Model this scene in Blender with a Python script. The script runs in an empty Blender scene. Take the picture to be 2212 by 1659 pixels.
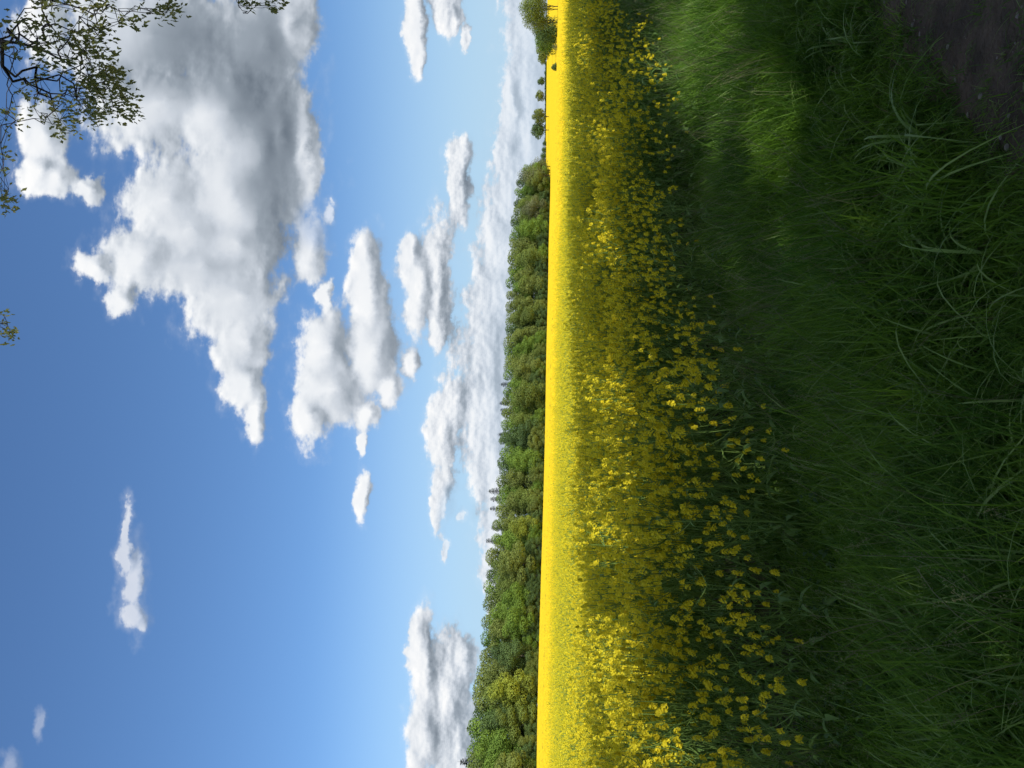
import bpy, math, random
import numpy as np
from mathutils import Vector, Matrix

random.seed(7); rng = np.random.default_rng(11)
SC = bpy.context.scene
COL = SC.collection

# ------------------------------------------------------------------ camera
EYE = 1.65; F = 812.0; PITCH = math.radians(2.15); ROLL = math.radians(0.62)
def basis():
    fw = Vector((0, math.cos(PITCH), math.sin(PITCH)))
    up = Vector((0, -math.sin(PITCH), math.cos(PITCH)))
    rt = Vector((1, 0, 0))
    # the horizon drops towards the right end of the upright view
    c, s = math.cos(ROLL), math.sin(ROLL)
    rt2 = rt * c + up * s
    up2 = up * c - rt * s
    return rt2, up2, fw
RT, UP, FW = basis()
cam_d = bpy.data.cameras.new("camera"); cam = bpy.data.objects.new("camera", cam_d); COL.objects.link(cam)
cam_d.sensor_width = 36; cam_d.lens = 36 * F / 1024; cam_d.clip_start = 0.05; cam_d.clip_end = 20000
M = Matrix.Identity(4)                       # the phone is held upright, so the frame lies on its side
for i in range(3):
    M[i][0] = -UP[i]; M[i][1] = RT[i]; M[i][2] = -FW[i]
M[0][3], M[1][3], M[2][3] = 0, 0, EYE
cam.matrix_world = M
SC.camera = cam

def ray(X, Y, k=3.9375):
    """direction for a position in the photograph (4032 px scale by default)"""
    px, py = X / k, Y / k
    return (FW + RT * ((384 - py) / F) + UP * ((512 - px) / F))

# ------------------------------------------------------------------ light
SUN_EL = math.radians(45)
N2 = Vector((-0.714, 0.700, 0)); T2 = Vector((0.700, 0.714, 0))     # across / along the field path
hs = Vector((0.74, -0.672, 0)).normalized()
SUN = Vector((hs.x * math.cos(SUN_EL), hs.y * math.cos(SUN_EL), math.sin(SUN_EL)))
ld = bpy.data.lights.new("sun", 'SUN'); ld.energy = 4.6; ld.angle = math.radians(0.53); ld.color = (1, 0.95, 0.86)
lo = bpy.data.objects.new("sun", ld); COL.objects.link(lo)
lo.rotation_euler = SUN.to_track_quat('Z', 'Y').to_euler(); lo.location = (20, -20, 40)

world = bpy.data.worlds.new("World"); SC.world = world; world.use_nodes = True
SC.view_settings.view_transform = 'Standard'; SC.view_settings.look = 'None'
SC.view_settings.exposure = 0.0; SC.view_settings.gamma = 1.0
SC.render.engine = 'CYCLES'
SC.cycles.max_bounces = 6; SC.cycles.diffuse_bounces = 3; SC.cycles.glossy_bounces = 2
SC.cycles.transmission_bounces = 3; SC.cycles.transparent_max_bounces = 4
SC.cycles.caustics_reflective = False; SC.cycles.caustics_refractive = False
SC.cycles.use_denoising = True; SC.cycles.use_adaptive_sampling = True; SC.cycles.adaptive_threshold = 0.02
SC.cycles.sample_clamp_indirect = 6
SKY_STRENGTH = 0.105

# clouds as places in the sky: (photo x, photo y, half height, half width), 2212 px scale
CLOUDS = [
 (330,70,260,125),(560,90,120,130),(330,235,150,105),(480,250,180,140),(500,420,150,160),(400,495,130,80),(500,520,110,90),(560,330,100,160),(360,430,105,85),
 (300,560,95,75),(430,570,170,90),(500,650,105,100),(520,740,65,90),(522,830,42,60),(545,905,26,52),(195,575,38,32),
 (262,648,32,32),(655,330,32,150),(665,520,38,75),(705,460,17,24),(630,60,52,75),
 (90,290,52,62),(72,365,36,48),(112,385,48,42),(190,405,36,30),(95,50,60,70),
 (700,760,50,85),(792,630,34,105),(780,560,30,44),(715,850,72,82),(800,760,52,85),(676,905,36,58),(832,830,26,46),
 (778,965,13,24),(700,635,16,30),(785,900,26,30),
 (948,600,28,125),(905,620,32,95),(950,705,20,45),(888,780,20,30),(890,560,20,45),
 (990,405,25,85),(993,345,20,42),
 (903,50,19,85),(908,125,17,42),(968,18,28,42),(985,40,18,32),(1012,75,10,26),
 (960,945,30,85),(975,880,27,65),(953,1080,14,70),(970,1010,14,80),(960,1180,8,26),(995,1105,9,15),
 (1155,50,72,120),(1150,190,70,110),(1138,310,76,100),(1128,430,80,95),(1108,540,82,95),(1085,650,82,95),(1070,760,88,100),
 (1055,870,84,90),(1060,965,62,75),(1075,1050,46,70),(1072,1140,38,60),(1064,1225,26,54),(1072,1320,20,50),(1085,330,26,40),(1092,230,18,60),
 (918,1440,25,105),(908,1580,34,90),(960,1510,42,110),(990,1440,27,66),(985,1610,52,95),(1005,1650,40,60),(900,1400,16,60),
 (285,1250,26,75),(290,1330,30,45),(270,1150,13,55),(262,1200,15,50),(782,1080,17,42),(100,1560,11,26),(28,1665,26,30),(600,300,80,180),
]
# soft darker parts (undersides and thick parts of the clouds): same scale plus strength
GREYS = [(600,330,80,330,.48),(550,150,130,210,.50),(430,110,190,160,.46),(300,150,120,110,.36),(610,60,60,60,.0),(520,250,80,110,.30),(345,320,75,60,.26),(600,560,60,190,.34),(500,770,70,110,.22),(400,600,80,70,.12),
 (745,740,30,130,.16),(840,780,35,130,.20),(960,650,18,120,.30),(912,690,12,90,.16),(1008,400,14,100,.24),(990,930,14,90,.22),(925,60,9,90,.15),
 (1165,80,60,170,.22),(1160,260,55,130,.2),(1105,620,18,160,.2),(1072,780,12,170,.25),
 (965,1560,20,130,.28),(935,1450,12,110,.2),(1020,1580,16,90,.2),(190,320,40,100,.12)]

def g2(X, Y):
    d = ray(X, Y, 2.16016)
    return d.x / d.y, d.z / d.y

def build_world():
    nt = world.node_tree; N = nt.nodes; L = nt.links
    for n in list(N): N.remove(n)
    out = N.new('ShaderNodeOutputWorld'); bg = N.new('ShaderNodeBackground'); bg0 = N.new('ShaderNodeBackground')
    mxs = N.new('ShaderNodeMixShader'); L.new(mxs.outputs[0], out.inputs[0]); L.new(bg0.outputs[0], mxs.inputs[1]); L.new(bg.outputs[0], mxs.inputs[2])
    bg.inputs[1].default_value = SKY_STRENGTH; bg0.inputs[1].default_value = SKY_STRENGTH
    sky = N.new('ShaderNodeTexSky'); sky.sky_type = 'NISHITA'; sky.sun_disc = False
    sky.sun_elevation = SUN_EL; sky.sun_rotation = math.atan2(hs.x, hs.y)
    sky.air_density = 1.0; sky.dust_density = 0.6; sky.ozone_density = 1.6; sky.altitude = 50
    tc = N.new('ShaderNodeTexCoord')
    sep = N.new('ShaderNodeSeparateXYZ'); L.new(tc.outputs['Generated'], sep.inputs[0])
    def math_(op, a, b=None, c=None, clamp=False, t=nt):
        n = t.nodes.new('ShaderNodeMath'); n.operation = op; n.use_clamp = clamp
        for i, v in enumerate((a, b, c)):
            if v is None: continue
            if isinstance(v, (int, float)): n.inputs[i].default_value = v
            else: t.links.new(v, n.inputs[i])
        return n.outputs[0]
    def vm(op, a, b=None, c=None, t=nt):
        n = t.nodes.new('ShaderNodeVectorMath'); n.operation = op
        for i, v in enumerate((a, b, c)):
            if v is None: continue
            if isinstance(v, (tuple, list)): n.inputs[i].default_value = v
            else: t.links.new(v, n.inputs[i])
        return n.outputs['Value'] if op in ('LENGTH', 'DOT_PRODUCT') else n.outputs[0]
    def mrange(v, a, b, c=0.0, d=1.0, smooth=True):
        n = N.new('ShaderNodeMapRange'); n.interpolation_type = 'SMOOTHSTEP' if smooth else 'LINEAR'; L.new(v, n.inputs[0])
        for i, q in enumerate((a, b, c, d)): n.inputs[i + 1].default_value = q
        return n.outputs[0]
    yy = math_('MAXIMUM', sep.outputs[1], 0.02)
    gx = math_('DIVIDE', sep.outputs[0], yy); gz = math_('DIVIDE', sep.outputs[2], yy)
    # the part of the sky that holds clouds
    reg = math_('MULTIPLY', math_('GREATER_THAN', sep.outputs[1], 0.05), math_('LESS_THAN', math_('ABSOLUTE', gx), 0.75))
    reg = math_('MULTIPLY', reg, math_('MULTIPLY', math_('GREATER_THAN', gz, -0.02), math_('LESS_THAN', gz, 0.85)))
    L.new(reg, mxs.inputs[0])
    cx = N.new('ShaderNodeCombineXYZ'); L.new(gx, cx.inputs[0]); L.new(gz, cx.inputs[1])
    P = cx.outputs[0]
    def noise(scale, detail, rough, vec, off=(0, 0, 0), color=False, ystretch=1.0):
        v = vm('MULTIPLY_ADD', vec, (scale, scale * ystretch, scale), off)
        n = N.new('ShaderNodeTexNoise'); n.inputs['Scale'].default_value = 1.0
        n.inputs['Detail'].default_value = detail; n.inputs['Roughness'].default_value = rough
        L.new(v, n.inputs['Vector'])
        return n.outputs['Color' if color else 'Fac']
    w1 = noise(8, 2, .5, P, color=True)
    w2 = noise(30, 4, .6, P, (3, 7, 1), color=True)
    warp = vm('ADD', vm('MULTIPLY', vm('SUBTRACT', w1, (.5, .5, .5)), (.05, .035, 0)), vm('MULTIPLY', vm('SUBTRACT', w2, (.5, .5, .5)), (.034, .026, 0)))
    Q = vm('ADD', P, warp)
    g = bpy.data.node_groups.new("cloud_shapes", 'ShaderNodeTree')
    g.interface.new_socket("P", in_out='INPUT', socket_type='NodeSocketVector')
    g.interface.new_socket("D", in_out='OUTPUT', socket_type='NodeSocketFloat')
    gi = g.nodes.new('NodeGroupInput'); go = g.nodes.new('NodeGroupOutput')
    cur = None; K = 1755.0
    for X, Y, rx, ry in CLOUDS:
        a, b = g2(X, Y); grow = 1.42 if rx < 60 else 1.2
        sx, sy = K / (ry * grow), K / (rx * grow)
        v = vm('MULTIPLY_ADD', gi.outputs[0], (sx, sy, 0), (-a * sx, -b * sy, 0), t=g)
        ln = vm('LENGTH', v, t=g)
        cur = ln if cur is None else math_('SMOOTH_MIN', cur, ln, 0.32, t=g)
    g.links.new(cur, go.inputs[0])
    def D(vec):
        n = N.new('ShaderNodeGroup'); n.node_tree = g; L.new(vec, n.inputs[0]); return n.outputs[0]
    d0 = D(Q)
    d1 = D(vm('ADD', Q, (-0.004, 0.013, 0)))
    fb = noise(26, 8, .60, P, (5, 2, 9), ystretch=1.5)
    fbs = noise(26, 3, .55, vm('ADD', P, (-0.003, 0.008, 0)), (5, 2, 9), ystretch=1.5)
    fbl = noise(26, 3, .55, P, (5, 2, 9), ystretch=1.5)
    body = math_('SUBTRACT', 1.0, math_('MINIMUM', d0, 2.0))
    dens = math_('ADD', math_('MULTIPLY', math_('MINIMUM', body, 0.8), 1.75), math_('MULTIPLY', math_('SUBTRACT', fb, .5), 2.0))
    thin = None                                             # the small ragged clouds are thin and let the blue through
    for X, Y, rx, ry in ((290, 1240, 60, 170), (100, 1560, 40, 60), (20, 1660, 50, 60), (735, 250, 20, 25), (703, 130, 20, 25), (985, 1130, 40, 90), (700, 480, 60, 60)):
        a, b = g2(X, Y); t_ = mrange(vm('LENGTH', vm('MULTIPLY_ADD', P, (K / ry, K / rx, 0), (-a * K / ry, -b * K / rx, 0))), 1.3, .6)
        thin = t_ if thin is None else math_('MAXIMUM', thin, t_)
    dens = math_('SUBTRACT', dens, math_('MULTIPLY', thin, .42))
    lowm = mrange(gz, 0.09, 0.20, 1.0, 0.0)                # the far bank: small and piled up by distance
    fine = noise(75, 4, .6, P, (9, 1, 5), ystretch=1.7); fine_s = noise(75, 4, .6, vm('ADD', P, (-0.001, 0.004, 0)), (9, 1, 5), ystretch=1.7)
    dens = math_('ADD', dens, math_('MULTIPLY', math_('MULTIPLY', math_('SUBTRACT', fine, .5), 1.0), math_('ADD', .25, lowm)))
    faint = None
    for X, Y, rx, ry in ((100, 1560, 60, 90), (20, 1660, 70, 90)):
        a, b = g2(X, Y); t_ = mrange(vm('LENGTH', vm('MULTIPLY_ADD', P, (K / ry, K / rx, 0), (-a * K / ry, -b * K / rx, 0))), 1.3, .8)
        faint = t_ if faint is None else math_('MAXIMUM', faint, t_)
    alpha = math_('MULTIPLY', mrange(dens, 0.0, 0.60), math_('SUBTRACT', 1.0, math_('ADD', math_('MULTIPLY', thin, .35), math_('MULTIPLY', faint, .38))))
    # thin veil round the clouds
    veil = math_('MULTIPLY', mrange(math_('ADD', body, math_('MULTIPLY', math_('SUBTRACT', fbl, .5), 1.6)), -0.25, 0.6), 0.22)
    alpha = math_('MAXIMUM', alpha, veil)
    # the sun stands high behind the viewer: tops bright, undersides grey
    under = math_('SUBTRACT', d1, d0)                       # positive where there is less cloud above
    lit = math_('MULTIPLY', math_('MAXIMUM', math_('MINIMUM', under, .35), -.35), 0.75)
    soft = math_('SUBTRACT', 1.15, math_('MULTIPLY', body, 1.5), clamp=True)
    lit = math_('ADD', lit, math_('MULTIPLY', math_('MULTIPLY', math_('SUBTRACT', fbl, fbs), 1.2), math_('MAXIMUM', soft, .05)))
    lit = math_('ADD', lit, math_('MULTIPLY', math_('SUBTRACT', noise(10, 3, .5, Q, (2, 8, 3), ystretch=1.3), .5), .40))
    layers = vm('MULTIPLY_ADD', P, (9, 62, 1), (4, 4, 4)); ln_ = N.new('ShaderNodeTexNoise'); ln_.inputs['Scale'].default_value = 1; ln_.inputs['Detail'].default_value = 4; L.new(layers, ln_.inputs['Vector'])
    lowlit = math_('ADD', math_('MULTIPLY', math_('SUBTRACT', fine, fine_s), .6), math_('MULTIPLY', math_('SUBTRACT', ln_.outputs['Fac'], .46), 1.0))
    lit = math_('ADD', lit, math_('MULTIPLY', lowlit, lowm))
    R2 = vm('ADD', P, vm('MULTIPLY', vm('SUBTRACT', w1, (.5, .5, .5)), (.06, .045, 0)))
    gy = None
    for X, Y, rx, ry, s in GREYS:
        a, b = g2(X, Y)
        v = vm('MULTIPLY_ADD', R2, (K / ry, K / rx, 0), (-a * K / ry, -b * K / rx, 0))
        f = math_('MULTIPLY', mrange(vm('LENGTH', v), 1.5, 0.1), s)
        gy = f if gy is None else math_('SMOOTH_MAX', gy, f, .22)
    shade = math_('SUBTRACT', math_('ADD', 0.85, lit), math_('ADD', math_('MULTIPLY', gy, 1.4), math_('MULTIPLY', lowm, .10)))
    cr = N.new('ShaderNodeValToRGB'); L.new(math_('MAXIMUM', shade, 0.0), cr.inputs[0])
    e = cr.color_ramp.elements
    e[0].position = 0.0; e[0].color = (.15, .185, .23, 1)
    e[1].position = 1.0; e[1].color = (1.0, 1.0, 1.0, 1)
    for pos, c in ((.35, (.32, .37, .43)), (.62, (.60, .65, .72)), (.82, (.84, .87, .91))):
        q = e.new(pos); q.color = (*c, 1)
    # far clouds low over the land take the colour of the air in front of them
    far = mrange(gz, 0.0, 0.13, .62, 0.0)
    hz = N.new('ShaderNodeMix'); hz.data_type = 'RGBA'; L.new(far, hz.inputs[0]); L.new(cr.outputs[0], hz.inputs[6]); hz.inputs[7].default_value = (.58, .70, .84, 1)
    k = 1 / SKY_STRENGTH
    cc = vm('MULTIPLY', hz.outputs[2], (k, k, k))
    skyc = vm('MULTIPLY', sky.outputs[0], TINT)
    # bright cloud added to the unseen rest of the sky to lift ambient light
    zz = math_('ADD', math_('MAXIMUM', sep.outputs[2], 0.0), .12)
    c2 = N.new('ShaderNodeCombineXYZ'); L.new(math_('DIVIDE', sep.outputs[0], zz), c2.inputs[0]); L.new(math_('DIVIDE', sep.outputs[1], zz), c2.inputs[1])
    nb = noise(1.1, 6, .55, c2.outputs[0], (2, 3, 4))
    mb_ = N.new('ShaderNodeMix'); mb_.data_type = 'RGBA'; L.new(math_('MULTIPLY', mrange(nb, .46, .62), .9), mb_.inputs[0]); L.new(skyc, mb_.inputs[6]); mb_.inputs[7].default_value = (.95 * k, .96 * k, .98 * k, 1)
    L.new(mb_.outputs[2], bg0.inputs[0])
    low = mrange(gz, 0.0, 0.30, .95, 0.0)
    lw = N.new('ShaderNodeMix'); lw.data_type = 'RGBA'; L.new(low, lw.inputs[0]); L.new(skyc, lw.inputs[6]); lw.inputs[7].default_value = (.48 * k, .68 * k, .87 * k, 1)
    mix = N.new('ShaderNodeMix'); mix.data_type = 'RGBA'
    L.new(alpha, mix.inputs[0]); L.new(lw.outputs[2], mix.inputs[6]); L.new(cc, mix.inputs[7])
    L.new(mix.outputs[2], bg.inputs[0])
TINT = (.84, 1.14, 1.45)
build_world()

# ------------------------------------------------------------------ materials
def mat(name, col, col2=None, rough=.8, trans=0.0, nscale=3.0, rand=0.35, bump=0.0, bscale=20, spec=.3, detail=4, tcol=None):
    m = bpy.data.materials.new(name); m.use_nodes = True
    nt = m.node_tree; N = nt.nodes; L = nt.links
    for n in list(N): N.remove(n)
    out = N.new('ShaderNodeOutputMaterial'); p = N.new('ShaderNodeBsdfPrincipled')
    p.inputs['Roughness'].default_value = rough; p.inputs['Specular IOR Level'].default_value = spec
    geo = N.new('ShaderNodeNewGeometry'); oi = N.new('ShaderNodeObjectInfo')
    no = N.new('ShaderNodeTexNoise'); no.inputs['Scale'].default_value = nscale; no.inputs['Detail'].default_value = detail
    L.new(geo.outputs['Position'], no.inputs['Vector'])
    col2 = col2 or tuple(c * .6 for c in col)
    mx = N.new('ShaderNodeMix'); mx.data_type = 'RGBA'
    mx.inputs[6].default_value = (*col, 1); mx.inputs[7].default_value = (*col2, 1)
    mp = N.new('ShaderNodeMapRange'); L.new(no.outputs['Fac'], mp.inputs[0]); mp.inputs[1].default_value = .35; mp.inputs[2].default_value = .65
    mp.inputs[3].default_value = 0; mp.inputs[4].default_value = 1
    ad = N.new('ShaderNodeMath'); ad.operation = 'MULTIPLY_ADD'
    L.new(oi.outputs['Random'], ad.inputs[0]); ad.inputs[1].default_value = rand; L.new(mp.outputs[0], ad.inputs[2])
    sb = N.new('ShaderNodeMath'); sb.operation = 'SUBTRACT'; sb.use_clamp = True; L.new(ad.outputs[0], sb.inputs[0]); sb.inputs[1].default_value = rand / 2
    L.new(sb.outputs[0], mx.inputs[0])
    L.new(mx.outputs[2], p.inputs['Base Color'])
    if bump:
        b = N.new('ShaderNodeBump'); b.inputs['Strength'].default_value = bump; b.inputs['Distance'].default_value = .05
        n2 = N.new('ShaderNodeTexNoise'); n2.inputs['Scale'].default_value = bscale; n2.inputs['Detail'].default_value = 8
        L.new(geo.outputs['Position'], n2.inputs['Vector']); L.new(n2.outputs['Fac'], b.inputs['Height']); L.new(b.outputs[0], p.inputs['Normal'])
    if trans:
        t = N.new('ShaderNodeBsdfTranslucent'); ms = N.new('ShaderNodeMixShader'); ms.inputs[0].default_value = trans
        hs_ = N.new('ShaderNodeHueSaturation'); hs_.inputs['Value'].default_value = 1.25; L.new(mx.outputs[2], hs_.inputs['Color'])
        L.new(hs_.outputs[0], t.inputs[0])
        L.new(p.outputs[0], ms.inputs[1]); L.new(t.outputs[0], ms.inputs[2]); L.new(ms.outputs[0], out.inputs[0])
    else:
        L.new(p.outputs[0], out.inputs[0])
    return m

M_PETAL = mat("yellow_petals", (.89, .76, .036), (.72, .63, .032), rough=.7, trans=.35, nscale=9, rand=.6, spec=.15)
M_BUD = mat("green_yellow_buds", (.42, .44, .03), rough=.7, trans=.2)
M_STEM = mat("rape_stem_green", (.26, .40, .09), (.17, .29, .065), rough=.6, trans=.15, nscale=6, rand=.6)
M_RLEAF = mat("rape_leaf_bluegreen", (.17, .30, .065), (.11, .21, .05), rough=.55, trans=.25, nscale=6, rand=.6)
M_GRASS = mat("verge_grass_blades", (.150, .280, .024), (.065, .155, .016), rough=.6, trans=.38, nscale=2.2, rand=.9, spec=.15)
M_GRASS2 = mat("pale_grass_blades", (.23, .36, .075), (.14, .25, .05), rough=.5, trans=.3, nscale=3, rand=.9, spec=.4)
M_DRY = mat("dry_grass_straw", (.22, .17, .09), (.12, .10, .05), rough=.8, trans=.2, nscale=3, rand=.9)
M_SEED = mat("grass_seed_head", (.26, .27, .13), (.16, .18, .08), rough=.8, trans=.2, nscale=3, rand=.9)
M_WEED = mat("nettle_leaf", (.09, .16, .06), (.055, .11, .04), rough=.75, trans=.2, nscale=5, rand=.8, spec=.1)
M_BARK = mat("bark", (.07, .055, .042), (.035, .028, .022), rough=.9, nscale=12, bump=.6, bscale=30)
M_BARKP = mat("pale_bark", (.20, .19, .16), (.10, .09, .075), rough=.9, nscale=5)
M_YOUNG = mat("young_bronze_leaves", (.24, .24, .07), (.12, .15, .045), rough=.6, trans=.5, nscale=2.5, rand=.2)
M_ROWLEAF = mat("wayside_tree_leaves", (.08, .12, .03), (.05, .08, .02), rough=.6, trans=.4, nscale=1.5)

def soil_material():
    m = mat("dirt_path", (.135, .100, .070), (.06, .045, .031), rough=.95, nscale=5, rand=0, bump=.9, bscale=45, detail=10)
    return m
M_DIRT = soil_material()
M_STONE = mat("pebble_grey", (.24, .21, .19), (.10, .088, .08), rough=.85, nscale=20, rand=.9)
M_SOIL = mat("verge_soil", (.07, .085, .03), (.045, .05, .022), rough=.95, nscale=4, rand=0, bump=.6, bscale=30, detail=8)
M_LAND = mat("land_green", (.05, .085, .02), (.035, .06, .018), rough=.95, nscale=.02, rand=0)

def field_material():
    m = bpy.data.materials.new("rape_bloom_canopy"); m.use_nodes = True
    nt = m.node_tree; N = nt.nodes; L = nt.links; p = N['Principled BSDF']
    p.inputs['Roughness'].default_value = 1; p.inputs['Specular IOR Level'].default_value = 0.0
    geo = N.new('ShaderNodeNewGeometry')
    no = N.new('ShaderNodeTexNoise'); no.inputs['Scale'].default_value = 1.1; no.inputs['Detail'].default_value = 6; L.new(geo.outputs['Position'], no.inputs['Vector'])
    mx = N.new('ShaderNodeMix'); mx.data_type = 'RGBA'
    mx.inputs[6].default_value = (.90, .60, .022, 1); mx.inputs[7].default_value = (.70, .50, .030, 1)
    L.new(no.outputs['Fac'], mx.inputs[0])
    # tramlines: wheel tracks every 24 m left by the sprayer, green stems showing
    sp = N.new('ShaderNodeSeparateXYZ'); L.new(geo.outputs['Position'], sp.inputs[0])
    def mm(op, a, b=None, clamp=False):
        n = N.new('ShaderNodeMath'); n.operation = op; n.use_clamp = clamp
        for i, v in enumerate((a, b)):
            if v is None: continue
            if isinstance(v, (int, float)): n.inputs[i].default_value = v
            else: L.new(v, n.inputs[i])
        return n.outputs[0]
    u = mm('ADD', mm('MULTIPLY', sp.outputs[0], -.16), mm('MULTIPLY', sp.outputs[1], .987))
    u = mm('MODULO', mm('ADD', u, 1000 + 8), 34.0)
    a = mm('LESS_THAN', mm('ABSOLUTE', mm('SUBTRACT', u, 10.0)), .5)
    b = mm('LESS_THAN', mm('ABSOLUTE', mm('SUBTRACT', u, 12.0)), .5)
    s = mm('MULTIPLY', mm('ADD', a, b, True), .55)
    m2 = N.new('ShaderNodeMix'); m2.data_type = 'RGBA'; L.new(s, m2.inputs[0]); L.new(mx.outputs[2], m2.inputs[6]); m2.inputs[7].default_value = (.30, .27, .03, 1)
    L.new(m2.outputs[2], p.inputs['Base Color'])
    return m
M_FIELD = field_material()

LEAFC = {
 'fresh':  mat("beech_leaves_fresh", (0.190, 0.289, 0.041), (0.124, 0.211, 0.030), trans=.22, nscale=.12, rand=.5),
 'mid':    mat("oak_leaves_mid", (0.198, 0.258, 0.050), (0.132, 0.180, 0.039), trans=.22, nscale=.12, rand=.6),
 'olive':  mat("oak_leaves_olive", (.215, .262, .056), (.150, .190, .045), trans=.22, nscale=.12, rand=.6),
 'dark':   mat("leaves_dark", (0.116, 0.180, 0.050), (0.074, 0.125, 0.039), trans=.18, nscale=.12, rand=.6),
 'yellow': mat("maple_leaves_yellowgreen", (0.313, 0.360, 0.044), (0.215, 0.266, 0.039), trans=.22, nscale=.12, rand=.4),
 'brown':  mat("buds_brown_grey", (.185, .205, .09), (.135, .152, .07), trans=.15, nscale=.12, rand=.5),
 'spruce': mat("spruce_needles", (0.027, 0.053, 0.030), (0.019, 0.037, 0.022), nscale=.3, rand=.5),
}

# ------------------------------------------------------------------ mesh helpers
class MB:
    def __init__(s): s.v = []; s.f = []; s.m = []; s.n = 0
    def add(s, verts, faces, mi=0):
        verts = np.asarray(verts, dtype=float).reshape(-1, 3); faces = np.asarray(faces)
        s.v.append(verts); s.f.append(faces + s.n); s.m.append(np.full(len(faces), mi)); s.n += len(verts)
    def merge(s, o, mi=None):
        base = s.n
        for v in o.v: s.v.append(v)
        for f, m in zip(o.f, o.m): s.f.append(f + base); s.m.append(m if mi is None else np.full(len(m), mi))
        s.n += o.n
    def mesh(s, name, mats, smooth=False):
        me = bpy.data.meshes.new(name)
        V = np.concatenate(s.v); quads = [f for f in s.f]
        sizes = np.concatenate([np.full(len(f), f.shape[1]) for f in quads])
        loops = np.concatenate([f.reshape(-1) for f in quads])
        me.vertices.add(len(V)); me.vertices.foreach_set('co', V.reshape(-1).astype(np.float32))
        me.loops.add(len(loops)); me.loops.foreach_set('vertex_index', loops.astype(np.int32))
        me.polygons.add(len(sizes)); st = np.concatenate(([0], np.cumsum(sizes)[:-1]))
        me.polygons.foreach_set('loop_start', st.astype(np.int32)); me.polygons.foreach_set('loop_total', sizes.astype(np.int32))
        me.polygons.foreach_set('material_index', np.concatenate(s.m).astype(np.int32))
        if smooth: me.polygons.foreach_set('use_smooth', np.ones(len(sizes), dtype=bool))
        for m in mats: me.materials.append(m)
        me.update(calc_edges=True); me.validate()
        return me
def tag(o, label=None, cat=None, group=None, kind=None):
    if label: o['label'] = label
    if cat: o['category'] = cat
    if group: o['group'] = group
    if kind: o['kind'] = kind
    return o
def link(name, data, parent=None):
    o = bpy.data.objects.new(name, data); COL.objects.link(o)
    if parent: o.parent = parent
    return o
def empty(name, loc, rz=0, sc=(1, 1, 1)):
    o = bpy.data.objects.new(name, None); COL.objects.link(o); o.location = loc; o.rotation_euler = (0, 0, rz); o.scale = sc
    o.empty_display_size = .2
    return o

def unit(v): return v / (np.linalg.norm(v, axis=-1, keepdims=True) + 1e-9)
def quads_at(c, nrm, size, r, aspect=1.0, mi=0, mb=None, tri=False):
    """leaf-sized faces at points c facing nrm"""
    n = len(c); a = unit(np.cross(nrm, unit(r.normal(size=(n, 3)))))
    b = unit(np.cross(nrm, a)); size = np.broadcast_to(size, (n,))[:, None]
    A = a * size * .5; B = b * size * .5 * aspect
    bend = nrm * size * .18
    v = np.stack([c - A, c - B * .9 + bend * .3, c + A, c + B * .9 + bend * .3], 1).reshape(-1, 3)
    f = np.arange(4 * n).reshape(n, 4)
    mb.add(v, f, mi)
def tube(mb, pts, radii, sides=6, mi=0, cap=True):
    pts = np.asarray(pts, float); n = len(pts); radii = np.broadcast_to(radii, (n,))
    d = unit(np.gradient(pts, axis=0)); ref = np.array([.3, .2, 1.0]) if abs(d[0][2]) < .9 else np.array([1.0, .2, 0])
    a = unit(np.cross(d, ref)); b = np.cross(d, a)
    th = np.linspace(0, 2 * math.pi, sides, endpoint=False)
    v = (pts[:, None] + radii[:, None, None] * (np.cos(th)[None, :, None] * a[:, None] + np.sin(th)[None, :, None] * b[:, None])).reshape(-1, 3)
    i = np.arange(n - 1)[:, None] * sides; j = np.arange(sides)[None]; k = (j + 1) % sides
    f = np.stack([i + j, i + k, i + sides + k, i + sides + j], -1).reshape(-1, 4)
    mb.add(v, f, mi)
def bez(p0, p1, p2, n):
    t = np.linspace(0, 1, n)[:, None]; p0, p1, p2 = map(np.asarray, (p0, p1, p2))
    return (1 - t) ** 2 * p0 + 2 * t * (1 - t) * p1 + t * t * p2

# ------------------------------------------------------------------ terrain
AZN = np.array([-180, -70, -25, 0, 9, 14, 26, 70, 180.])
RN = np.array([0, 12, 30, 100, 260, 340, 450, 600, 900, 3000, 9000.])
ZT = np.array([
 [0, 0, 0, 0, 0, 0, 0, 0, 0, 0, -20],
 [0, 0, .1, .4, 1.0, 1.4, 1.8, 2, 2, 0, -20],
 [0, 0, .08, .42, 1.0, 1.5, 2.0, 2.6, 3, 0, -20],
 [0, 0, -.02, -.18, -.62, -.85, -.6, .2, .6, 0, -20],
 [0, 0, -.10, -.52, -1.35, -1.62, -1.75, -1.0, .1, 0, -20],
 [0, 0, -.16, -.88, -2.3, -2.5, -2.4, -1.7, -.2, -1, -20],
 [0, 0, -.18, -.95, -2.85, -2.85, -2.6, -1.9, -.3, -1, -20],
 [0, 0, -.1, -.5, -1.5, -1.5, -1.2, -1, 0, -1, -20],
 [0, 0, 0, 0, 0, 0, 0, 0, 0, 0, -20]], float)
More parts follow.
